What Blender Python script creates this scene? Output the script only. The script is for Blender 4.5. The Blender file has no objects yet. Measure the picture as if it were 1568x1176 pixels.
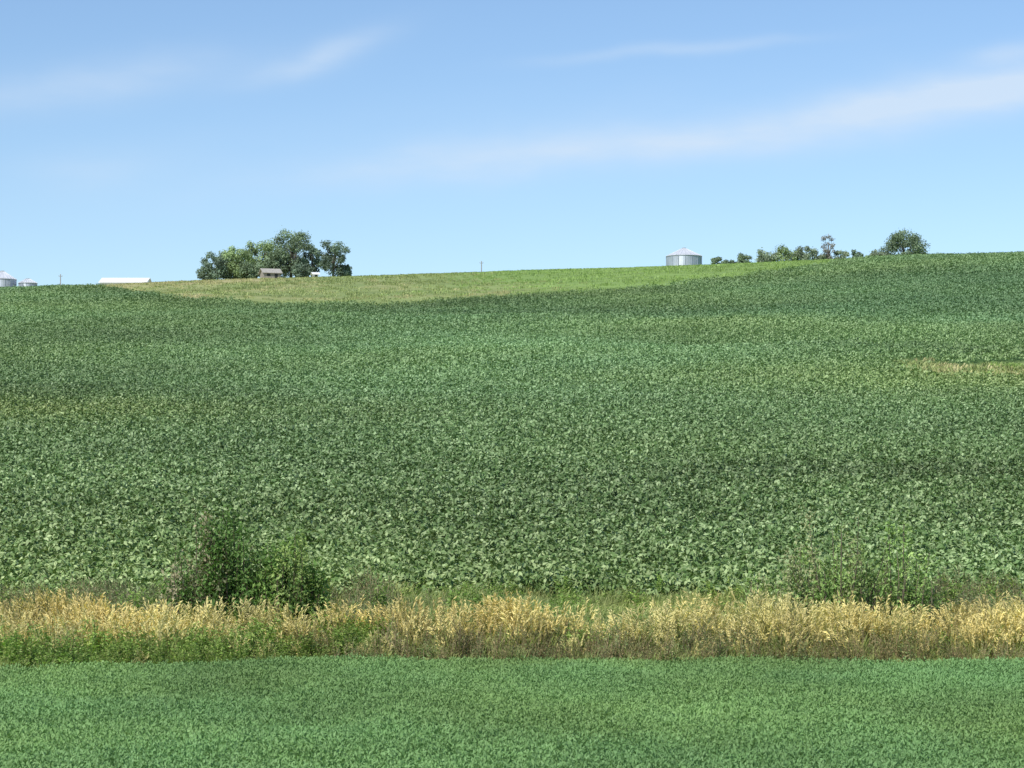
import bpy, math, numpy as np
from mathutils import Vector
rng = np.random.default_rng(7)
scene = bpy.context.scene
scene.view_settings.view_transform='Standard'
try: scene.view_settings.look='None'
except Exception: pass
scene.view_settings.exposure=0

# ------------------------------------------------------------------ terrain
PY=np.array([-400,0,36,38,41,44,50,85,120,200,260,330,400,450,480,520,560,620,700,1000,1600,3500],float)
PZ=np.array([0,0,0,-.02,-.12,.05,.55,4.4,8.25,17,24,32.3,40.4,45.8,48.5,50.3,51.6,52,50.5,40,20,-40],float)
gy=np.arange(-400,3500,0.5); gz=np.interp(gy,PY,PZ)
def box(a,n):
    k=np.ones(n)/n; p=np.pad(a,(n//2,n//2),mode='edge'); return np.convolve(p,k,'valid')[:len(a)]
g1=box(box(gz,7),7); g2=box(box(gz,41),41)
w=np.clip((gy-60)/40,0,1); gz=g1*(1-w)+g2*w
def sstep(a,b,v):
    t=np.clip((v-a)/(b-a),0,1); return t*t*(3-2*t)
LAT=np.random.default_rng(99).uniform(-1,1,(256,256))
def vn(x,y):
    xi=np.floor(x).astype(int);yi=np.floor(y).astype(int);fx=x-xi;fy=y-yi
    fx=fx*fx*(3-2*fx);fy=fy*fy*(3-2*fy)
    g=lambda a,b:LAT[a%256,b%256]
    return (g(xi,yi)*(1-fx)+g(xi+1,yi)*fx)*(1-fy)+(g(xi,yi+1)*(1-fx)+g(xi+1,yi+1)*fx)*fy
def fbm(x,y,o=4):
    s=0;a=1
    for k in range(o): s=s+a*vn(x*2**k+17.3*k,y*2**k+5.1*k); a*=.55
    return s
def H(x,y):
    x=np.asarray(x,float); y=np.asarray(y,float)
    z=np.interp(y,gy,gz)
    xt=220*np.tanh(x/220)
    z=z+0.031*xt*sstep(60,330,y)
    yc=160+(35-x)*0.5
    d=(y-yc)/12.0
    z=z-2.2*np.exp(-d*d)*sstep(2,28,x)
    z=z+0.9*np.exp(-((y-(138+(35-x)*0.45))/12)**2)*sstep(4,26,x)
    z=z+0.9*np.exp(-((x-80)/38)**2-((y-380)/80)**2)
    z=z-0.7*np.exp(-((x+16)/30)**2-((y-265)/32)**2)
    z=z+0.5*np.exp(-((x+45)/18)**2-((y-150)/35)**2)
    z=z-0.7*sstep(-60,-105,x)*sstep(250,420,y)
    und=0.24*np.sin(x*0.11+y*0.03)*np.sin(y*0.07+1)+0.1*np.sin(x*.23-y*.11)
    z=z+und*sstep(60,120,y)*(1-.7*sstep(380,440,y))
    return z
BX=[-140,-90,-72,-61.9,-44,-28.5,-14.9,-2,8.2,19,40.6,58,75,140]
BY=[520,455,402,370,308,290,280,284,290,302,352,400,476,600]
def boundary(x): return np.interp(x,BX,BY)
def wob(x,y,s):
    return (np.sin(x*1.3*s+1.7)+np.sin(x*2.9*s+y*.7*s)+np.sin(y*1.9*s-x*.6*s+.4))/3
def waterway(x,y):
    c=131+.6*np.sin(x*.4)+.9*fbm(x*.3,y*0,2)
    return sstep(21,24.5,x)*np.exp(-((y-c)/(4.2+.9*np.sin(x*.9)))**4)
def y_front(x): return np.interp(x,[-14,-8.2,-3.4,0,8.7,14],[36.3,36.9,39.8,40,39.3,39.2])+0.15*wob(x,0*x,1.2)
def y_soy(x): return 49.6+0.5*wob(x,0*x,.5)+0.25*wob(x,0*x,1.9)

# ------------------------------------------------------------------ materials
def new_mat(name):
    m=bpy.data.materials.new(name); m.use_nodes=True
    nt=m.node_tree; nt.nodes.clear(); return m,nt
def leaf_out(N,L,colsock,trans,rough,spec):
    out=N.new('ShaderNodeOutputMaterial')
    p=N.new('ShaderNodeBsdfPrincipled'); p.inputs['Roughness'].default_value=rough; p.inputs['Specular IOR Level'].default_value=spec
    L.new(colsock,p.inputs['Base Color'])
    if trans<=0: L.new(p.outputs[0],out.inputs[0]); return
    t=N.new('ShaderNodeBsdfTranslucent')
    sc=N.new('ShaderNodeMix'); sc.data_type='RGBA'; sc.blend_type='MULTIPLY'; sc.inputs['Factor'].default_value=1
    L.new(colsock,sc.inputs['A']); sc.inputs['B'].default_value=(1.3,1.4,.6,1)
    L.new(sc.outputs['Result'],t.inputs['Color'])
    mx=N.new('ShaderNodeMixShader'); mx.inputs[0].default_value=trans
    L.new(p.outputs[0],mx.inputs[1]); L.new(t.outputs[0],mx.inputs[2]); L.new(mx.outputs[0],out.inputs[0])
def inst_mat(name,trans,rough,spec,tone=True):
    m,nt=new_mat(name); N=nt.nodes; L=nt.links
    at=N.new('ShaderNodeAttribute'); at.attribute_name='Col'
    if not tone:
        leaf_out(N,L,at.outputs['Color'],trans,rough,spec); return m
    ti=N.new('ShaderNodeAttribute'); ti.attribute_type='INSTANCER'; ti.attribute_name='tone'
    mu=N.new('ShaderNodeVectorMath'); mu.operation='MULTIPLY'
    L.new(at.outputs['Color'],mu.inputs[0]); L.new(ti.outputs['Vector'],mu.inputs[1])
    leaf_out(N,L,mu.outputs[0],trans,rough,spec); return m
def foliage_mat(name,trans=0.3,rough=0.5,spec=0.3,noise=(0.035,0.6,1.3),stretch=(1,1,1.0)):
    m,nt=new_mat(name); N=nt.nodes; L=nt.links
    at=N.new('ShaderNodeAttribute'); at.attribute_name='Col'
    geo=N.new('ShaderNodeNewGeometry')
    mp=N.new('ShaderNodeMapping'); mp.inputs['Scale'].default_value=stretch
    L.new(geo.outputs['Position'],mp.inputs['Vector'])
    n1=N.new('ShaderNodeTexNoise'); n1.inputs['Scale'].default_value=noise[0]; n1.inputs['Detail'].default_value=4; n1.inputs['Roughness'].default_value=.6
    L.new(mp.outputs[0],n1.inputs['Vector'])
    r=N.new('ShaderNodeMapRange'); r.inputs['From Min'].default_value=.3; r.inputs['From Max'].default_value=.7
    r.inputs['To Min'].default_value=noise[1]; r.inputs['To Max'].default_value=noise[2]
    L.new(n1.outputs['Fac'],r.inputs['Value'])
    mul=N.new('ShaderNodeVectorMath'); mul.operation='SCALE'
    L.new(at.outputs['Color'],mul.inputs[0]); L.new(r.outputs[0],mul.inputs['Scale'])
    leaf_out(N,L,mul.outputs[0],trans,rough,spec); return m
def plain_mat(name,col,rough=.7,metal=0.0,nscale=2.0,namt=.25):
    m,nt=new_mat(name); N=nt.nodes; L=nt.links
    out=N.new('ShaderNodeOutputMaterial'); p=N.new('ShaderNodeBsdfPrincipled')
    p.inputs['Roughness'].default_value=rough; p.inputs['Metallic'].default_value=metal
    tc=N.new('ShaderNodeTexCoord'); n=N.new('ShaderNodeTexNoise'); n.inputs['Scale'].default_value=nscale; n.inputs['Detail'].default_value=6
    L.new(tc.outputs['Object'],n.inputs['Vector'])
    r=N.new('ShaderNodeMapRange'); r.inputs['From Min'].default_value=.3; r.inputs['From Max'].default_value=.7
    r.inputs['To Min'].default_value=1-namt; r.inputs['To Max'].default_value=1+namt
    L.new(n.outputs['Fac'],r.inputs['Value'])
    v=N.new('ShaderNodeVectorMath'); v.operation='SCALE'; v.inputs[0].default_value=col; L.new(r.outputs[0],v.inputs['Scale'])
    L.new(v.outputs[0],p.inputs['Base Color']); L.new(p.outputs[0],out.inputs[0]); return m

M_soy=inst_mat('soybean_leaf',0.12,.55,.35,False)
M_crop=inst_mat('crop_leaf',0.15,.6,.25,False)
M_past=inst_mat('pasture_blades',0.0,.7,.2)
M_weedi=inst_mat('verge_plants',.25,.6,.2)
M_weed=foliage_mat('shrub_leaf',.25,.6,.2,(0.9,.75,1.25))
M_tree=foliage_mat('tree_leaf',.2,.6,.2,(0.3,.8,1.2))
M_bark=plain_mat('bark',(.15,.13,.11),.9)
M_galv=plain_mat('galvanised_steel',(.42,.47,.54),.5,.3,.7,.1)
M_roofgalv=plain_mat('galvanised_roof',(.70,.72,.75),.4,.3,.7,.08)
M_white=plain_mat('white_metal',(.80,.80,.80),.5,0,.5,.04)
M_tanwall=plain_mat('weathered_wood',(.30,.27,.23),.85,0,2,.2)
M_roof=plain_mat('shingle_roof',(.36,.34,.30),.9,0,3,.2)
M_dark=plain_mat('dark_opening',(.03,.03,.03),.6)
M_pole=plain_mat('weathered_pole',(.32,.31,.31),.9)

# ------------------------------------------------------------------ mesh helpers
class MB:
    def __init__(s): s.v=[];s.f=[];s.c=[];s.m=[];s.n=0
    def add(s,v,f,c,mi=0):
        v=np.asarray(v,float); s.v.append(v)
        f=np.asarray(f,int)+s.n; s.f.extend(f.tolist())
        c=np.asarray(c,float)
        if c.ndim==1: c=np.tile(c,(len(v),1))
        s.c.append(c); s.m.extend([mi]*len(f)); s.n+=len(v)
    def leaves(s,base,d,nrm,L,W,col,droop=0.1,mi=0):
        V,C=leafquads(base,d,nrm,L,W,col,droop)
        s.add(V,np.arange(len(V)).reshape(-1,4),C,mi)
    def tube(s,pts,rad,col,k=4,mi=0):
        pts=np.asarray(pts,float); n=len(pts); V=[]
        for i in range(n):
            t=pts[min(i+1,n-1)]-pts[max(i-1,0)]; t=t/(np.linalg.norm(t)+1e-9)
            a=np.cross(t,[0.3,1,0.1]); a/=np.linalg.norm(a)+1e-9; b=np.cross(t,a)
            for j in range(k):
                an=2*math.pi*j/k; V.append(pts[i]+rad[i]*(a*math.cos(an)+b*math.sin(an)))
        F=[]
        for i in range(n-1):
            for j in range(k):
                j2=(j+1)%k; F.append([i*k+j,i*k+j2,(i+1)*k+j2,(i+1)*k+j])
        s.add(V,F,col,mi)
    def mesh(s,name,mats):
        me=bpy.data.meshes.new(name); V=np.concatenate(s.v); me.from_pydata(V.tolist(),[],s.f)
        a=me.color_attributes.new('Col','FLOAT_COLOR','POINT')
        C=np.concatenate(s.c); C=np.concatenate([C,np.ones((len(C),1))],1)
        a.data.foreach_set('color',C.astype(np.float32).ravel())
        for m in mats: me.materials.append(m)
        me.polygons.foreach_set('material_index',np.array(s.m,dtype=np.int32))
        me.update(); return me
def leafquads(base,d,nrm,L,W,col,droop):
    n=len(base); d=d/np.linalg.norm(d,axis=1,keepdims=True)
    side=np.cross(d,nrm); side/=np.linalg.norm(side,axis=1,keepdims=True)+1e-9
    up=np.cross(side,d)
    L=np.broadcast_to(L,(n,)).reshape(-1,1); W=np.broadcast_to(W,(n,)).reshape(-1,1)
    mid=base+d*L*.45+up*L*droop*.5
    V=np.stack([base,mid+side*W/2,base+d*L-up*L*droop*.5,mid-side*W/2],1).reshape(-1,3)
    C=np.repeat(np.broadcast_to(col,(n,3)),4,axis=0)
    return V,C
def quadmesh(name,Vs,Cs,mat):
    V=np.concatenate(Vs).astype(np.float32);C=np.concatenate(Cs); nv=len(V); nf=nv//4
    me=bpy.data.meshes.new(name)
    me.vertices.add(nv); me.vertices.foreach_set('co',V.ravel())
    me.loops.add(nv); me.loops.foreach_set('vertex_index',np.arange(nv,dtype=np.int32))
    me.polygons.add(nf); me.polygons.foreach_set('loop_start',np.arange(0,nv,4,dtype=np.int32))
    me.update(calc_edges=True)
    a=me.color_attributes.new('Col','FLOAT_COLOR','POINT')
    a.data.foreach_set('color',np.concatenate([C,np.ones((nv,1))],1).astype(np.float32).ravel())
    me.materials.append(mat)
    return link(bpy.data.objects.new(name,me))
def link(o): scene.collection.objects.link(o); return o
def unit(v): return v/np.linalg.norm(v,axis=1,keepdims=True)

def scatter(name,protos,P,idx,rot,scl,tone):
    col=bpy.data.collections.new(name+'_plants')
    for i,me in enumerate(protos):
        col.objects.link(bpy.data.objects.new('%s_plant_%02d'%(name,i),me))
    me=bpy.data.meshes.new(name); me.from_pydata(P.tolist(),[],[])
    a=me.attributes.new('vidx','INT','POINT'); a.data.foreach_set('value',idx.astype(np.int32))
    for nm,arr in (('vrot',rot),('vscl',scl),('tone',tone)):
        a=me.attributes.new(nm,'FLOAT_VECTOR','POINT'); a.data.foreach_set('vector',arr.astype(np.float32).ravel())
    ob=link(bpy.data.objects.new(name,me))
    g=bpy.data.node_groups.new(name+'_scatter','GeometryNodeTree')
    g.interface.new_socket('Geometry',in_out='INPUT',socket_type='NodeSocketGeometry')
    g.interface.new_socket('Geometry',in_out='OUTPUT',socket_type='NodeSocketGeometry')
    N=g.nodes;L=g.links
    gi=N.new('NodeGroupInput');go=N.new('NodeGroupOutput')
    ci=N.new('GeometryNodeCollectionInfo'); ci.inputs['Collection'].default_value=col
    ci.inputs['Separate Children'].default_value=True; ci.inputs['Reset Children'].default_value=True
    ip=N.new('GeometryNodeInstanceOnPoints'); ip.inputs['Pick Instance'].default_value=True
    def na(n,t):
        x=N.new('GeometryNodeInputNamedAttribute'); x.data_type=t; x.inputs['Name'].default_value=n
        return [o for o in x.outputs if o.enabled and o.name=='Attribute'][0]
    L.new(gi.outputs[0],ip.inputs['Points']); L.new(ci.outputs[0],ip.inputs['Instance'])
    L.new(na('vidx','INT'),ip.inputs['Instance Index'])
    e=N.new('FunctionNodeEulerToRotation'); L.new(na('vrot','FLOAT_VECTOR'),e.inputs[0]); L.new(e.outputs[0],ip.inputs['Rotation'])
    L.new(na('vscl','FLOAT_VECTOR'),ip.inputs['Scale']); L.new(ip.outputs[0],go.inputs[0])
    md=ob.modifiers.new('scatter','NODES'); md.node_group=g
    return ob
def jgrid(y0,y1,sp,k=.26,m=5):
    xs=np.arange(-(k*y1+m),k*y1+m,sp); ys=np.arange(y0,y1,sp)
    X,Y=np.meshgrid(xs,ys); X=X.ravel()+rng.uniform(-.5,.5,X.size)*sp; Y=Y.ravel()+rng.uniform(-.5,.5,Y.size)*sp
    k_=np.abs(X)<k*Y+m
    return X[k_],Y[k_]
def tone3(v,yel):
    return np.stack([v*(1+.55*yel),v*(1+.10*yel),v*(1-.35*yel)],1)

# ------------------------------------------------------------------ terrain mesh
xs=np.unique(np.concatenate([np.linspace(-2500,-160,40),np.arange(-160,160,1.0),np.linspace(160,2500,40)]))
ys=np.unique(np.concatenate([np.linspace(-300,20,25),np.arange(20,62,.4),np.arange(62,300,1.2),np.arange(300,620,2.0),np.linspace(620,3400,60)]))
X,Y=np.meshgrid(xs,ys); Z=H(X,Y)
nx=len(xs);ny=len(ys)
V=np.stack([X.ravel(),Y.ravel(),Z.ravel()],1)
i=np.arange((nx-1)*(ny-1)); r_=i//(nx-1); c_=i%(nx-1); a=r_*nx+c_
F=np.stack([a,a+1,a+nx+1,a+nx],1)
me=bpy.data.meshes.new('terrain_ground'); me.from_pydata(V.tolist(),[],F.tolist())
me.polygons.foreach_set('use_smooth',np.ones(len(F),bool))
x=X.ravel();y=Y.ravel()
C=np.zeros((len(x),3))
soy=np.array([.075,.145,.045]); lite=np.array([.20,.30,.085]); tan=np.array([.38,.35,.17]); olive=np.array([.22,.28,.10])
C[:]=soy  # leaf-shade green put into the ground colour so canopy gaps read dark
fg=y<y_front(x); C[fg]=[.11,.20,.055]
vg=(y>=y_front(x))&(y<y_soy(x)); C[vg]=[.11,.14,.055]
def pasture(x,y):
    lf=sstep(-4,4,y-boundary(x)-4*wob(x,y,.15))
    ol=lf*sstep(14,-10,x-10*fbm(x*.04,y*.02)+.1*(y-300))
    tn=ol*np.clip(sstep(.1,.7,fbm(x*.06+9,y*.02))*.4+np.exp(-((y-boundary(x)-14-8*fbm(x*.05,y*.03))/6)**2)*.4+sstep(385,430,y)*sstep(-30,-52,x)*.7,0,1)
    return lf,ol,tn
lf,ol,tn=pasture(x,y)
C=C*(1-lf[:,None])+lite*lf[:,None]
C=C*(1-ol[:,None])+olive*ol[:,None]
C=C*(1-tn[:,None])+tan*tn[:,None]
ww=waterway(x,y); C=C*(1-ww[:,None])+np.array([.31,.35,.14])*ww[:,None]
a=me.color_attributes.new('Col','FLOAT_COLOR','POINT'); a.data.foreach_set('color',np.concatenate([C,np.ones((len(C),1))],1).astype(np.float32).ravel())
M_ground=foliage_mat('field_ground',0.0,.9,.1,(0.12,.8,1.2),(.5,1.2,1))
me.materials.append(M_ground); me.update()
link(bpy.data.objects.new('terrain_ground',me))

# ------------------------------------------------------------------ soybean field (one mesh of trifoliate leaves)
Vs=[];Cs=[]
for (y0,y1,sp,s,nt_,ctr,ll) in ((48.5,78,.33,1.0,17,.95,.98),(78,115,.38,1.1,12,.75,1.02),(115,190,.58,1.55,9,.50,1.2),(190,300,.92,2.3,8,.32,1.6),(300,480,1.3,3.2,7,.25,2.2)):
    X,Y=jgrid(y0,y1,sp)
    k=(Y>y_soy(X))&(Y<boundary(X)+3*wob(X,Y,.15)+rng.normal(0,1.2,len(X)))&(waterway(X,Y)<rng.uniform(.1,.6,len(X)))
    X=X[k];Y=Y[k];n=len(X)
    hz=rng.uniform(.72,1.15,n)*(1+.2*fbm(X*.35,Y*.2,2))*.62
    hz*=1-.5*np.exp(-((Y-121)/7)**2)*sstep(19,24,X)
    big=fbm(X*.028+3,Y*.022,4); med=fbm(X*.10+50,Y*.045,3); strk=fbm(X*.07+20,Y*.16+9,3)
    def G(cx,cy,sx,sy): return np.exp(-((X-cx)/sx)**2-((Y-cy)/sy)**2)
    v=1.12+.19*big+.10*med+.07*strk+rng.normal(0,.09*ctr,n)
    v=v-.20*G(-22,112,9,7)-.20*G(-4,236,26,20)-.12*G(-40,200,30,12)+.12*G(-20,158,22,20)-.17*G(20,92,10,5)-.12*G(-14,66,7,3)+.10*G(30,205,25,15)-.10*G(60,300,30,35)
    yel=.21+.22*fbm(X*.02+70,Y*.02+8,3)-.12*sstep(10,45,X)*sstep(140,220,Y)+.2*np.exp(-((Y-124)/9)**2)*sstep(5,20,X)+.2*G(-20,100,8,5)  # bluer at far right: distance haze mixed into the leaf colour
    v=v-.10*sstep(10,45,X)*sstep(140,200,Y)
    v=v-.22*np.exp(-((Y-(70+.25*X+3*wob(X,Y,.1)))/3.0)**2)*sstep(-3,8,X)
    v=v-.25*np.exp(-((Y-(140+.4*(35-X)))/5)**2)*sstep(8,20,X)  # shade line along the near crest painted into the leaf colour
    v=v-.15*np.exp(-((Y-boundary(X)+9)/9)**2)+.5*G(-18,232,3,4)
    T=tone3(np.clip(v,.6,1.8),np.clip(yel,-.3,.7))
    R=.31*s
    pi=np.repeat(np.arange(n),nt_); m=len(pi)
    rr=R*np.sqrt(rng.uniform(0,1,m)); th=rng.uniform(0,6.2832,m)
    cx=X[pi]+rr*np.cos(th); cy=Y[pi]+rr*np.sin(th)
    cz=H(cx,cy)+hz[pi]*(1-.35*(rr/R)**2)*rng.uniform(.55,1.08,m)
    base=np.stack([cx,cy,cz],1); tt=rng.uniform(0,1,(m,1))
    for da in (-.9,0,.9):
        a2=th+da+rng.uniform(-.5,.5,m)
        d=np.stack([np.cos(a2),np.sin(a2),rng.uniform(-2.0,.3,m)],1)
        nr=unit(np.stack([rng.normal(0,.5,m),rng.normal(-.15,.5,m),np.ones(m)],1))
        t=np.clip(tt+rng.normal(0,.12,(m,1)),0,1)**1.8
        lo=np.array([.082,.168,.052]);hi=np.array([.32,.46,.25]); mean=lo+(hi-lo)*.36
        lo2=mean+(lo-mean)*ctr; hi2=mean+(hi-mean)*ctr  # leaf contrast falls with distance, haze put into the colours
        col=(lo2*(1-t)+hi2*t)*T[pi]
        V,C=leafquads(base+rng.normal(0,.015*s,(m,3)),d,nr,ll*rng.uniform(.10,.175,m),ll*rng.uniform(.060,.10,m),col,.18)
        Vs.append(V);Cs.append(C)
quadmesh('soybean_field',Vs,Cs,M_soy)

def tuft(seed,n,h,spread,w,cols,lean=.35,mat=None,tipcol=None,name='grass_tuft'):
    r=np.random.default_rng(seed); b=MB()
    for k in range(n):
        an=r.uniform(0,6.28); rr=spread*math.sqrt(r.uniform(0,1)); p=np.array([rr*math.cos(an),rr*math.sin(an),-.03])
        a2=r.uniform(0,6.28); le=lean*r.uniform(.2,1); hh=h*r.uniform(.55,1.05)
        dx=np.array([math.cos(a2)*le,math.sin(a2)*le,0])
        pts=[p,p+dx*hh*.25+[0,0,hh*.5],p+dx*hh*.6+[0,0,hh*.82],p+dx*hh*1.1+[0,0,hh*(1.0-.25*le)]]
        sd=np.array([-math.sin(a2+1),math.cos(a2+1),0])*w/2
        V=[];c=np.array(cols[r.integers(len(cols))])*r.uniform(.75,1.25); tc=c if tipcol is None else np.array(tipcol)*r.uniform(.8,1.2)
        CC=[]
        for q,(pt,f) in enumerate(zip(pts,(1,.9,.6,.08))):
            V+= [pt-sd*f,pt+sd*f]; t=(0,.25,.8,1)[q]; CC+=[c*(1-t)+tc*t]*2
        b.add(V,[[0,1,3,2],[2,3,5,4],[4,5,7,6]],CC)
    return b.mesh('%s_%d'%(name,seed),[mat])
gl=[tuft(100+s,22,.4,.5,.06,[(.22,.33,.09),(.26,.36,.12),(.18,.28,.07)],.5,M_past) for s in range(3)]
gt=[tuft(110+s,22,.45,.5,.06,[(.25,.31,.12),(.28,.32,.13),(.22,.28,.09)],.5,M_past) for s in range(3)]
gd=[tuft(120+s,22,.45,.5,.06,[(.40,.38,.19),(.37,.36,.16),(.32,.34,.14)],.5,M_past) for s in range(3)]
X,Y=jgrid(250,480,1.5)
k=(Y>boundary(X)+rng.normal(0,2,len(X)))&(rng.uniform(0,1,len(X))<.4); X=X[k];Y=Y[k]
lf,ol,tn=pasture(X,Y); u=rng.uniform(0,1,len(X))
idx=np.where(u<tn,rng.integers(6,9,len(X)),np.where(u<ol,rng.integers(3,6,len(X)),rng.integers(0,3,len(X))))
wx,wy=jgrid(120,140,.7); kk=waterway(wx,wy)>rng.uniform(.3,.9,len(wx)); wx=wx[kk];wy=wy[kk]
X=np.concatenate([X,wx]);Y=np.concatenate([Y,wy]); idx=np.concatenate([idx,rng.integers(2,8,len(wx))]); n=len(X)
q=rng.uniform(.7,1.2,n)
scatter('pasture_grass',gl+gt+gd,np.stack([X,Y,H(X,Y)],1),idx,np.stack([0*q,0*q,rng.uniform(0,6.28,n)],1),np.stack([q*1.4,q*1.4,q*.7],1),tone3(1.05+.15*fbm(X*.05,Y*.05),.0*X))

# ------------------------------------------------------------------ foreground crop
X,Y=jgrid(17,41,.13,.265,2)
k=(Y<y_front(X)+rng.normal(0,.12,len(X))); X=X[k];Y=Y[k]; n=len(X)
q=rng.uniform(.8,1.2,n)*(1+.22*fbm(X*.8,Y*.5,3))
T=tone3(.97+.15*fbm(X*.45,Y*.2,4)+.06*fbm(X*2.2,Y*1.5,2)+rng.normal(0,.04,n),.04+.14*fbm(X*.3+9,Y*.2,3))
pi=np.repeat(np.arange(n),32); m=len(pi)
rr=.14*np.sqrt(rng.uniform(0,1,m))*q[pi]; th=rng.uniform(0,6.28,m)
cx=X[pi]+rr*np.cos(th);cy=Y[pi]+rr*np.sin(th);cz=H(cx,cy)+rng.uniform(.05,.18,m)*q[pi]
a2=th+rng.normal(0,.8,m); d=np.stack([np.cos(a2),np.sin(a2),rng.uniform(.0,2.2,m)],1)
nr=unit(np.stack([rng.normal(0,.5,m),rng.normal(-.3,.5,m),np.ones(m)],1))
t=rng.uniform(0,1,(m,1)); col=(np.array([.155,.290,.092])*(1-t)+np.array([.205,.345,.130])*t)*T[pi]
V,C=leafquads(np.stack([cx,cy,cz],1),d,nr,rng.uniform(.035,.065,m),rng.uniform(.014,.024,m),col,.15)
quadmesh('foreground_crop_field',[V],[C],M_crop)

# ------------------------------------------------------------------ verge
def gold(seed):
    r=np.random.default_rng(seed); b=MB()
    for k in range(18):
        an=r.uniform(0,6.28); rr=.24*math.sqrt(r.uniform(0,1)); p=np.array([rr*math.cos(an),rr*math.sin(an),-.03])
        a2=r.normal(.2,1.1); le=r.uniform(.05,.55); h=r.uniform(.55,1.02)
        dx=np.array([math.cos(a2)*le,math.sin(a2)*le,0]); top=p+dx*h+[0,0,h]
        st=np.array([.30,.29,.11])*r.uniform(.6,1.2)
        b.tube([p,p+dx*h*.35+[0,0,h*.6],top],[.005,.004,.003],st,3)
        hc=np.array([.80,.71,.33])*r.uniform(.65,1.1)
        m=9; t=np.linspace(0,1,m)[:,None]; base=top-np.array([0,0,.18])*(1-t)-dx*.16*(1-t)
        d=np.stack([np.cos(a2)+r.normal(0,.6,m),np.sin(a2)+r.normal(0,.6,m),r.uniform(.2,1.6,m)],1)
        b.leaves(base,d,r.normal(0,1,(m,3)),r.uniform(.06,.11,m),.025,hc,.1)
    m=60; th=r.uniform(0,6.28,m); c=np.stack([.2*np.cos(th),.2*np.sin(th),r.uniform(0,.35,m)],1)
    d=np.stack([np.cos(th),np.sin(th),r.uniform(.8,2.5,m)],1)
    b.leaves(c,d,r.normal(0,1,(m,3)),r.uniform(.2,.38,m),.022,np.array([.24,.30,.09])*r.uniform(.6,1.3,(m,1)),.15)
    return b.mesh('golden_grass_%d'%seed,[M_weedi])
def weed(seed,h,leafc,stemc,L=.08,W=.04,ns=9,nl=16,up=.4):
    r=np.random.default_rng(seed); b=MB()
    for k in range(ns):
        an=r.uniform(0,6.28); rr=.2*math.sqrt(r.uniform(0,1)); p=np.array([rr*math.cos(an),rr*math.sin(an),-.03])
        hh=h*r.uniform(.5,1.05); le=r.uniform(0,.4); an=r.uniform(0,6.28); dx=np.array([math.cos(an)*le,math.sin(an)*le,0])
        b.tube([p,p+dx*hh*.4+[0,0,hh*.55],p+dx*hh+[0,0,hh]],[.007,.006,.003],np.array(stemc)*r.uniform(.7,1.2),3)
        t=np.sort(r.uniform(.15,1.02,nl))[:,None]; base=p+dx*hh*t+np.array([0,0,1])*hh*t
        th=r.uniform(0,6.28,nl); d=np.stack([np.cos(th),np.sin(th),r.normal(up,.4,nl)],1)
        nr=unit(np.stack([r.normal(0,.5,nl),r.normal(0,.5,nl),np.ones(nl)],1))
        lc=np.array([leafc[j] for j in r.integers(0,len(leafc),nl)])*r.uniform(.7,1.25,(nl,1))
        b.leaves(base,d,nr,L*r.uniform(.7,1.3,nl)*(1.2-.6*t[:,0]),W*r.uniform(.7,1.3,nl)*(1.2-.6*t[:,0]),lc,.2)
    return b.mesh('weed_%d'%seed,[M_weedi])
VP=[]
VP+=[gold(300+s) for s in range(4)]
VP+=[weed(310+s,.75,[(.19,.31,.07),(.24,.37,.08),(.33,.42,.13)],(.20,.25,.08),.12,.055,9,18) for s in range(3)]
VP+=[weed(320+s,.8,[(.24,.26,.11),(.18,.21,.08),(.33,.28,.15)],(.26,.21,.12),.09,.025,12,16,1.0) for s in range(3)]
VP+=[tuft(330+s,50,.5,.2,.018,[(.22,.33,.09),(.29,.37,.12),(.17,.27,.07)],.6,M_weedi,(.38,.42,.17)) for s in range(3)]
VP+=[weed(340+s,.75,[(.24,.32,.14),(.18,.27,.09),(.33,.32,.17)],(.27,.23,.13),.09,.035,10,16,.7) for s in range(3)]
X,Y=jgrid(35.8,50.8,.23,.265,2)
k=(Y>y_front(X)+.1)&(Y<y_soy(X)+.2+rng.normal(0,.15,len(X))); X=X[k];Y=Y[k];n=len(X)
yf=y_front(X); u=rng.uniform(0,1,n); nz=1.1*fbm(X*.45,Y*.5,2); nz2=1.1*fbm(X*1.1+31,Y*1.1,3)
idx=np.full(n,10); q=rng.uniform(.65,1.2,n)
dF=Y-yf
leftx=X<-3+nz
A=dF<1.6+.5*nz2+np.where(leftx,1.1,0)
idx=np.where(A&leftx,np.where(u<.75,rng.integers(4,7,n),np.where(u<.97,rng.integers(10,13,n),rng.integers(0,4,n))),idx)
idx=np.where(A&~leftx,np.where(u<.42,rng.integers(7,10,n),np.where(u<.72,rng.integers(10,13,n),np.where(u<.93,rng.integers(13,16,n),rng.integers(0,4,n)))),idx)
goldp=np.clip(np.interp(X,[-12,-9,-5.5,-4.6,-3.5,-1,0,1.5,3.5,4.6,6,12],[.75,.8,.7,.4,.7,.48,.3,.3,.35,.75,.85,.75])+.3*nz+.4*nz2,0.04,.95)
B=(~A)&(Y<43.0+.3*nz+.3*nz2)
goldsel=B&(u<goldp)
ru=rng.uniform(0,1,n)
idx=np.where(B&~goldsel,np.where(ru<.2,rng.integers(7,10,n),np.where(ru<.45,rng.integers(13,16,n),np.where(ru<.82,rng.integers(10,13,n),rng.integers(4,7,n)))),idx)
idx=np.where(goldsel,rng.integers(0,4,n),idx)
Cz=(~A)&~B
idx=np.where(Cz,rng.integers(10,13,n),idx)
idx=np.where(Cz&(X<-2.6+1.2*nz)&(u<.6),rng.integers(13,16,n),idx)
idx=np.where(Cz&(X>7.5+nz)&(u<.5),rng.integers(13,16,n),idx)
idx=np.where(Cz&(u>.92),rng.integers(4,7,n),idx)
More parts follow.
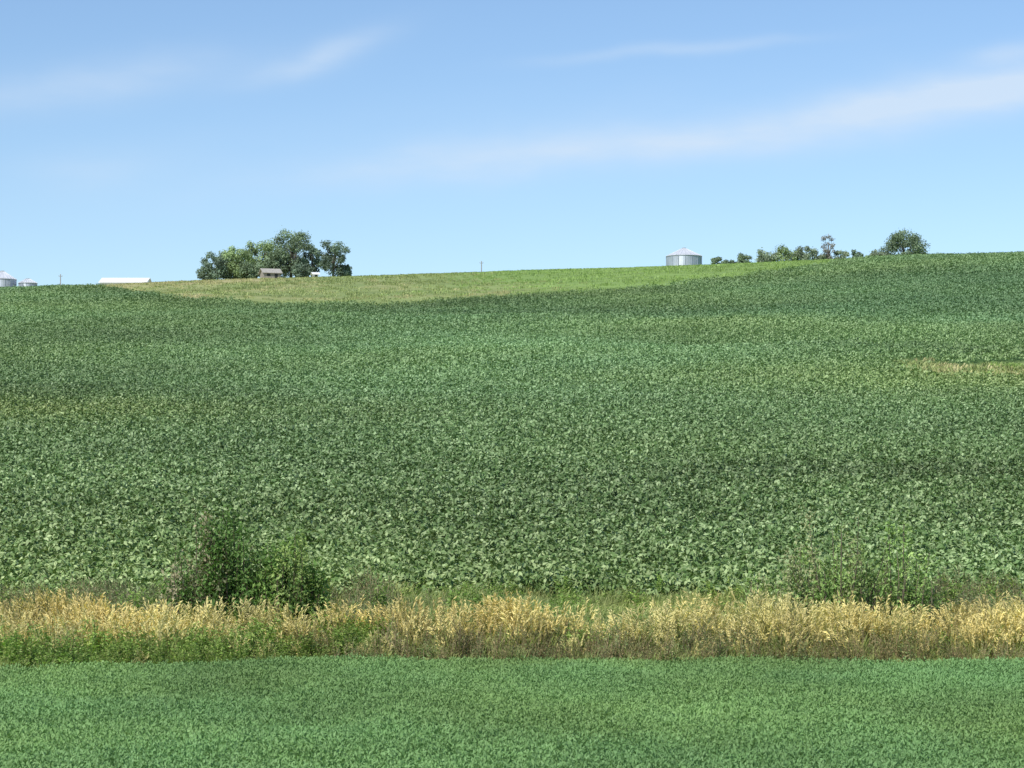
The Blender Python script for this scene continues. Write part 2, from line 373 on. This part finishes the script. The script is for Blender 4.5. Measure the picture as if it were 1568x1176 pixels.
q=np.where(A,q*np.interp(dF,[0,1.2],[.55,.85])*(1+.18*nz2),q)
q=np.where(goldsel,q*(.84+.10*nz+.12*nz2+.10*sstep(4,5,X)),q)
q=np.where(B&~goldsel,q*.82,q)
q=np.where(Cz,q*(.9+.2*nz2),q)
q=np.where(Cz&(X>-2.5)&(X<4)&(idx>=13),q*.6,q)
q=np.clip(q,.3,1.22)
scatter('roadside_weeds',VP,np.stack([X,Y,H(X,Y)],1),idx,np.stack([rng.normal(0,.14,n),rng.normal(0,.14,n),rng.uniform(0,6.28,n)],1),np.stack([q,q,q],1),tone3(1.05+.18*fbm(X*.6,Y*.6,3)+rng.normal(0,.10,n),.05+.14*fbm(X*.4+5,Y*.4,3)))

# shrubs
def shrub(x0,y0,blobs,seed,leafc,stemc=(.16,.12,.09),L=.085,bare=.1,dens=110):
    r=np.random.default_rng(seed); b=MB()
    for (cx,cy,w,h,ns,ci) in blobs:
        for k in range(ns):
            an=r.uniform(0,6.28); sp=math.sqrt(r.uniform(0,1)); hh=h*(1-.38*sp**2)*r.uniform(.4,1.08)
            p=np.array([cx+.2*math.cos(an),cy+.2*math.sin(an),-.1]); e=np.array([cx+w*.5*sp*math.cos(an),cy+w*.4*sp*math.sin(an),hh])
            mid=(p+e)/2+np.array([.12*math.cos(an)*w,.12*math.sin(an)*w,.05*hh])*sp+r.normal(0,.07,3)
            tt=np.linspace(0,1,6)[:,None]; path=(1-tt)**2*p+2*tt*(1-tt)*mid+tt**2*e
            b.tube(path,np.linspace(.02,.004,6),np.array(stemc)*r.uniform(.7,1.3),4)
            if r.uniform()<bare: nl=14
            else: nl=int(dens*hh)
            lc=np.array(leafc[ci[r.integers(len(ci))]])*r.uniform(.75,1.3)
            t=r.uniform(.2,1.03,nl)[:,None]; base=(1-t)**2*p+2*t*(1-t)*mid+t**2*e+r.normal(0,.085,(nl,3))
            d=unit(r.normal(0,1,(nl,3))+[0,0,.35]); nr=unit(r.normal(0,.7,(nl,3))+[0,0,1])
            b.leaves(base,d,nr,L*r.uniform(.7,1.4,nl),L*.55*r.uniform(.7,1.4,nl),lc*r.uniform(.75,1.25,(nl,1)),.15)
    o=link(bpy.data.objects.new('shrub',b.mesh('shrub',[M_weed]))); o.location=(x0,y0,float(H(x0,y0))); return o
LC=[(.08,.15,.035),(.13,.24,.06),(.22,.34,.09),(.28,.37,.12),(.34,.31,.19),(.25,.26,.14)]
shrub(-5.05,44.3,[(-.35,0,1.4,2.65,55,(0,1,1,5)),(.75,-.2,1.4,2.15,60,(1,2,3)),(-1.0,.1,1.3,2.45,40,(4,5,1)),(.25,0,1.0,1.7,26,(0,0,1)),(-.5,-.4,1.7,1.4,36,(0,1)),(1.2,0,.9,1.4,20,(1,2))],11,LC,dens=95)
shrub(6.3,45.2,[(.1,0,2.2,2.55,36,(2,3,5)),(1.2,.1,1.9,2.3,34,(2,3,1)),(-1.2,0,1.8,1.45,34,(3,5,2)),(-.4,.1,1.8,1.7,32,(2,3,1)),(1.5,0,1.4,1.4,22,(1,2))],12,[(.13,.22,.06),(.18,.28,.08),(.24,.36,.11),(.30,.41,.14),(.32,.33,.19),(.32,.34,.17)],(.22,.18,.13),.08,.2,80)

# ------------------------------------------------------------------ trees
def tree(x0,y0,h,w,seed,leafc,dens=1.0,base=.0,name='deciduous_tree',lobes=18,leaf=.38):
    r=np.random.default_rng(seed); b=MB()
    top=np.array([r.normal(0,.03)*w,0,h*.62])
    tr=.03*h
    b.tube([[0,0,-.5],[0,0,h*.15],[.02*w,0,h*.35],top],[tr*1.2,tr,tr*.75,tr*.3],[.10,.085,.07],7,1)
    cz=h*(.5+base*.5); hz=h*(1-base)/2
    for k in range(lobes):
        th=2.4*k+r.uniform(-.5,.5); zz=-.85+1.68*(k+.5)/lobes+r.normal(0,.08)
        rad=math.sqrt(max(.08,1-min(abs(zz)**2.6,.97)))*r.uniform(.45,.88)
        c=np.array([math.cos(th)*rad*w/2,math.sin(th)*rad*w/2,cz+zz*hz*.85])
        lr=w*r.uniform(.11,.21); lz=min(lr*.8,h*.2)
        s0=np.array([0,0,h*r.uniform(.1,.4)]); 
        b.tube([s0,(s0+c)/2+[0,0,.05*h],c],[tr*.4,tr*.25,tr*.08],[.10,.085,.07],5,1)
        n=int(150*dens*(lr/.9)**1.3)+30
        v=unit(r.normal(0,1,(n,3)))*(r.uniform(.35,1.08,(n,1))**.6); P=c+v*[lr,lr,lz]*(1+.2*r.normal(0,1,(n,1)))
        nr=unit(v+r.normal(0,.45,(n,3))+[0,0,.3]); d=unit(np.cross(nr,r.normal(0,1,(n,3))))
        t=r.uniform(.7,1.3); lc=np.array(leafc)*t*r.uniform(.75,1.25,(n,1))
        b.leaves(P,d,nr,leaf*r.uniform(.6,1.3,n),leaf*.75*r.uniform(.6,1.3,n),lc,.15)
    o=link(bpy.data.objects.new(name,b.mesh(name,[M_tree,M_bark]))); o.location=(x0,y0,float(H(x0,y0))-.05); return o
G1=(.27,.36,.17);G2=(.20,.27,.165);G3=(.175,.24,.17);G4=(.26,.32,.22)  # greens paled towards blue-grey, aerial haze put into the leaf colour
tree(-59.9,470,6.2,6.6,1,G3)
tree(-55.6,471,7.2,7.2,2,G1)
tree(-51.2,474,9.0,8.0,3,G1)
tree(-45.2,472,10.6,9.0,4,G2,lobes=22,base=.06)
tree(-41.2,476,7.2,4.4,5,G3)
tree(-36.4,470,8.0,7.0,6,G3,base=.08)
tree(-58.3,478,6.4,6,7,G2)
tree(-47.9,470.5,6.2,6.4,27,G2)
tree(-42.6,469,3.0,4.6,28,G3)
tree(-53.4,469,3.8,5.5,29,G2)
tree(-34.2,471,2.6,3.2,30,G3)
tree(-62.4,472,3.2,3.6,31,G3)
tree(46.5,520,4.4,3.4,8,G2); tree(52.2,520,5.2,3.8,9,G2); tree(49.4,522,3.8,3.2,10,G3)
tree(57.5,520,5.4,6.0,11,G4); tree(61.8,521,6.2,6.4,12,G1); tree(66.2,520,6.1,6.2,13,G4)
tree(71.2,520,9.4,3.6,14,(.28,.27,.25),dens=.45,name='sparse_tree',lobes=16,leaf=.3,base=.1)
tree(70.4,521,4.4,3.6,32,G4)
tree(74.4,521,5.3,3.8,15,G4); tree(77.6,520,5.0,3.8,16,G3); tree(82.4,520,4.8,4.8,17,G4)
tree(88.3,520,9.2,10.6,41,G2,lobes=24)

# ------------------------------------------------------------------ grain bins
def revolve(b,prof,k,col,mi):
    V=[];F=[]
    for (r_,z_) in prof:
        for j in range(k):
            a=2*math.pi*j/k; V.append([r_*math.cos(a),r_*math.sin(a),z_])
    for i_ in range(len(prof)-1):
        for j in range(k):
            j2=(j+1)%k; F.append([i_*k+j,i_*k+j2,(i_+1)*k+j2,(i_+1)*k+j])
    b.add(V,F,col,mi)
def child(parent,mb,name,mats):
    o=link(bpy.data.objects.new(name,mb.mesh(name,mats))); o.parent=parent; return o
def grain_bin(x0,y0,dia,wall,rise):
    e=link(bpy.data.objects.new('grain_bin',None)); e.location=(x0,y0,float(H(x0,y0)))
    R=dia/2; b=MB(); prof=[]
    nr=int(wall/.18)
    for i_ in range(nr*2+1): prof.append((R+(.035 if i_%2 else 0),-.3+ (wall+.3)*i_/(nr*2)))
    revolve(b,prof,48,[1,1,1],0)
    for j in range(16):
        a=2*math.pi*j/16; p=np.array([math.cos(a),math.sin(a),0])*(R+.09)
        b.tube([p+[0,0,-.2],p+[0,0,wall-.05]],[.05,.05],[1,1,1],4,0)
    child(e,b,'bin_wall',[M_galv])
    b=MB(); revolve(b,[(R+.18,wall-.06),(R+.18,wall),(.55,wall+rise*.86)],48,[1,1,1],0)
    revolve(b,[(.5,wall+rise*.8),(.5,wall+rise*.94),(.58,wall+rise*.94),(.0,wall+rise)],20,[1,1,1],0)
    for j in range(24):
        a=2*math.pi*j/24; p=np.array([math.cos(a),math.sin(a),0])
        b.tube([p*(R+.16)+[0,0,wall+.04],p*.6+[0,0,wall+rise*.86+.02]],[.05,.04],[1,1,1],4,0)
    child(e,b,'bin_roof',[M_roofgalv])
    b=MB()
    a=-2.0
    p=np.array([math.cos(a),math.sin(a),0])*(R+.3); t=np.array([-math.sin(a),math.cos(a),0])*.22
    for s in (-1,1): b.tube([p+t*s+[0,0,0],p+t*s+[0,0,wall+.3]],[.03,.03],[1,1,1],4,0)
    for k in range(int(wall/.35)): b.tube([p-t+[0,0,.3+k*.35],p+t+[0,0,.3+k*.35]],[.02,.02],[1,1,1],4,0)
    child(e,b,'ladder',[M_galv])
    return e
grain_bin(41.7,560,8.5,float(59.9-H(41.7,560)),2.2)
grain_bin(-123.6,560,6.6,float(54.3-H(-123.6,560)),2.2)
grain_bin(-117.4,560,4.3,float(53.4-H(-117.4,560)),1.2)

# ------------------------------------------------------------------ buildings
def boxm(b,x0,x1,y0,y1,z0,z1,mi):
    V=[[x,y,z] for z in (z0,z1) for y in (y0,y1) for x in (x0,x1)]
    b.add(V,[[0,2,3,1],[4,5,7,6],[0,1,5,4],[2,6,7,3],[0,4,6,2],[1,3,7,5]],[1,1,1],mi)
def gable(name,x0,y0,lx,ly,eave,rise,wm,rm,rotz=0,doors=()):
    e=link(bpy.data.objects.new(name,None)); e.location=(x0,y0,float(H(x0,y0))); e.rotation_euler=(0,0,rotz)
    b=MB(); hx,hy=lx/2,ly/2
    V=[[-hx,-hy,-.4],[hx,-hy,-.4],[hx,hy,-.4],[-hx,hy,-.4],[-hx,-hy,eave],[hx,-hy,eave],[hx,hy,eave],[-hx,hy,eave],[-hx,0,eave+rise],[hx,0,eave+rise]]
    b.add(V,[[0,1,5,4],[2,3,7,6]],[1,1,1],0)
    b.add([V[1],V[2],V[6],V[9],V[5]],[[0,1,2,3,4]],[1,1,1],0); b.add([V[3],V[0],V[4],V[8],V[7]],[[0,1,2,3,4]],[1,1,1],0)
    child(e,b,'walls',[wm])
    b=MB(); o=.35; t=.12; sl=rise/hy
    for s in (-1,1):
        ez=eave-o*sl
        V=[[-hx-o,s*(hy+o),ez+.02],[hx+o,s*(hy+o),ez+.02],[hx+o,0,eave+rise+.02],[-hx-o,0,eave+rise+.02]]
        V+= [[v[0],v[1],v[2]+t] for v in V]
        b.add(V,[[0,1,2,3],[4,5,6,7],[0,1,5,4],[1,2,6,5],[3,0,4,7]],[1,1,1],0)
    child(e,b,'roof',[rm])
    b=MB()
    for (xa,xb,za,zb) in doors: boxm(b,xa,xb,-hy-.04,-hy+.02,za,zb,0)
    if doors: child(e,b,'openings',[M_dark])
    return e
gable('machine_shed',-93.6,560,11.0,9,float(53.2-H(-93.6,560)),1.4,M_white,M_white,0,[(-3,1,0,3)])
gable('farm_shed',-48.3,461.5,3.4,3.2,1.1,.8,M_tanwall,M_roof,.35,[(-1.1,-.4,.4,.9),(.5,1.1,0,.9)])
gable('small_white_shed',-39.7,466,.9,1.4,.7,.3,M_white,M_white,.3,[(-.25,.25,0,.6)])

def pole(x0,y0,h):
    e=MB(); e.tube([[0,0,-.5],[0,0,h]],[.16,.11],[1,1,1],8)
    e.tube([[-.45,.1,h-.5],[.45,.1,h-.5]],[.05,.05],[1,1,1],4)
    for s in (-.4,0,.4): e.tube([[s,.1,h-.5],[s,.1,h-.22]],[.05,.03],[1,1,1],5)
    o=link(bpy.data.objects.new('utility_pole',e.mesh('utility_pole',[M_pole]))); o.location=(x0,y0,float(H(x0,y0))); return o
pole(-109.5,560,float(55.6-H(-109.5,560))); pole(-7.4,560,float(58.8-H(-7.4,560)))

# ------------------------------------------------------------------ sky and sun
w=bpy.data.worlds.new('World'); scene.world=w; w.use_nodes=True
nt=w.node_tree;N=nt.nodes;L=nt.links;N.clear()
SE=math.radians(47); SUN=np.array([-.50,-.75]); SUN/=np.linalg.norm(SUN)
az=math.atan2(SUN[0],SUN[1])
out=N.new('ShaderNodeOutputWorld');bg=N.new('ShaderNodeBackground');bg.inputs['Strength'].default_value=.138
sky=N.new('ShaderNodeTexSky');sky.sky_type='NISHITA';sky.sun_disc=False;sky.sun_elevation=SE;sky.sun_rotation=az
sky.altitude=300;sky.air_density=1.0;sky.dust_density=.4;sky.ozone_density=2.0
tc=N.new('ShaderNodeTexCoord');sx=N.new('ShaderNodeSeparateXYZ');L.new(tc.outputs['Generated'],sx.inputs[0])
def M(op,a,b=None,c=None):
    n=N.new('ShaderNodeMath');n.operation=op
    for i_,q in enumerate((a,b,c)):
        if q is None: continue
        if isinstance(q,(int,float)): n.inputs[i_].default_value=q
        else: L.new(q,n.inputs[i_])
    return n.outputs[0]
yy=M('MAXIMUM',sx.outputs['Y'],.05)
U=M('DIVIDE',sx.outputs['X'],yy);Vv=M('DIVIDE',sx.outputs['Z'],yy)
cb=N.new('ShaderNodeCombineXYZ');L.new(U,cb.inputs[0]);L.new(Vv,cb.inputs[1])
def noise(sx_,sy_,scale,det=5,rough=.55,rotz=0.1):
    mp=N.new('ShaderNodeMapping');mp.inputs['Scale'].default_value=(sx_,sy_,1);mp.inputs['Rotation'].default_value=(0,0,rotz)
    L.new(cb.outputs[0],mp.inputs[0]);t=N.new('ShaderNodeTexNoise');t.inputs['Scale'].default_value=scale;t.inputs['Detail'].default_value=det;t.inputs['Roughness'].default_value=rough
    L.new(mp.outputs[0],t.inputs['Vector']);return t.outputs['Fac']
wn=M('MULTIPLY',M('SUBTRACT',noise(1,1,14,3,.5,0),.5),.018)
fine=noise(1,3.5,22,5,.55,-.15)
fmod=M('MULTIPLY_ADD',M('SUBTRACT',fine,.5),1.3,.95)
bands=[(-.185,.176,.075,.0095,.14,.5),(-.084,.189,.030,.0055,.34,.6),(.070,.1915,.050,.0028,.09,.5),
       (-.005,.144,.085,.0085,.10,.65),(.09,.154,.06,.0085,.12,.7),(.165,.164,.055,.0095,.17,.95),(.222,.177,.045,.009,.14,.95),(.215,.190,.018,.004,.12,.55),(-.18,.141,.03,.009,.05,.25),(0,.150,.25,.022,.10,.15)]
tot=None
for (cu,cv,hl,hw,tilt,st) in bands:
    du=M('SUBTRACT',U,cu);dv=M('ADD',M('SUBTRACT',Vv,cv),wn)
    s=M('ADD',M('MULTIPLY',du,math.cos(tilt)),M('MULTIPLY',dv,math.sin(tilt)))
    t=M('SUBTRACT',M('MULTIPLY',dv,math.cos(tilt)),M('MULTIPLY',du,math.sin(tilt)))
    e=M('ADD',M('POWER',M('ABSOLUTE',M('DIVIDE',s,hl)),2.0),M('POWER',M('ABSOLUTE',M('DIVIDE',t,hw)),2.0))
    g=M('MULTIPLY',M('EXPONENT',M('MULTIPLY',e,-1.0)),st)
    tot=g if tot is None else M('ADD',tot,g)
tot=M('MULTIPLY',tot,fmod)
front=M('GREATER_THAN',sx.outputs['Y'],.06)
fac=N.new('ShaderNodeClamp');L.new(M('MULTIPLY',M('MULTIPLY',tot,front),.68),fac.inputs[0]);fac.inputs['Max'].default_value=.8
tint=N.new('ShaderNodeMix');tint.data_type='RGBA';tint.blend_type='MULTIPLY';tint.inputs['Factor'].default_value=1
L.new(sky.outputs[0],tint.inputs['A']);tint.inputs['B'].default_value=(.90,.98,1.06,1)
cm=N.new('ShaderNodeMix');cm.data_type='RGBA';L.new(fac.outputs[0],cm.inputs['Factor']);L.new(tint.outputs['Result'],cm.inputs['A']);cm.inputs['B'].default_value=(4.9,5.8,6.9,1)
L.new(cm.outputs['Result'],bg.inputs['Color']);L.new(bg.outputs[0],out.inputs[0])
sd=bpy.data.lights.new('sun','SUN');sd.energy=4.6;sd.angle=math.radians(.53);sd.color=(1,.95,.87)
so=link(bpy.data.objects.new('sun',sd))
sv=Vector((SUN[0]*math.cos(SE),SUN[1]*math.cos(SE),math.sin(SE)));so.rotation_euler=sv.to_track_quat('Z','Y').to_euler();so.location=(0,0,80)

# ------------------------------------------------------------------ camera
cam=bpy.data.cameras.new('camera');cam.sensor_width=36;cam.lens=36*3536/1568;cam.shift_y=164/1568;cam.clip_end=8000;cam.clip_start=.1
co=link(bpy.data.objects.new('camera',cam));co.location=(0,0,3);co.rotation_euler=(math.radians(90),0,0)
scene.camera=co
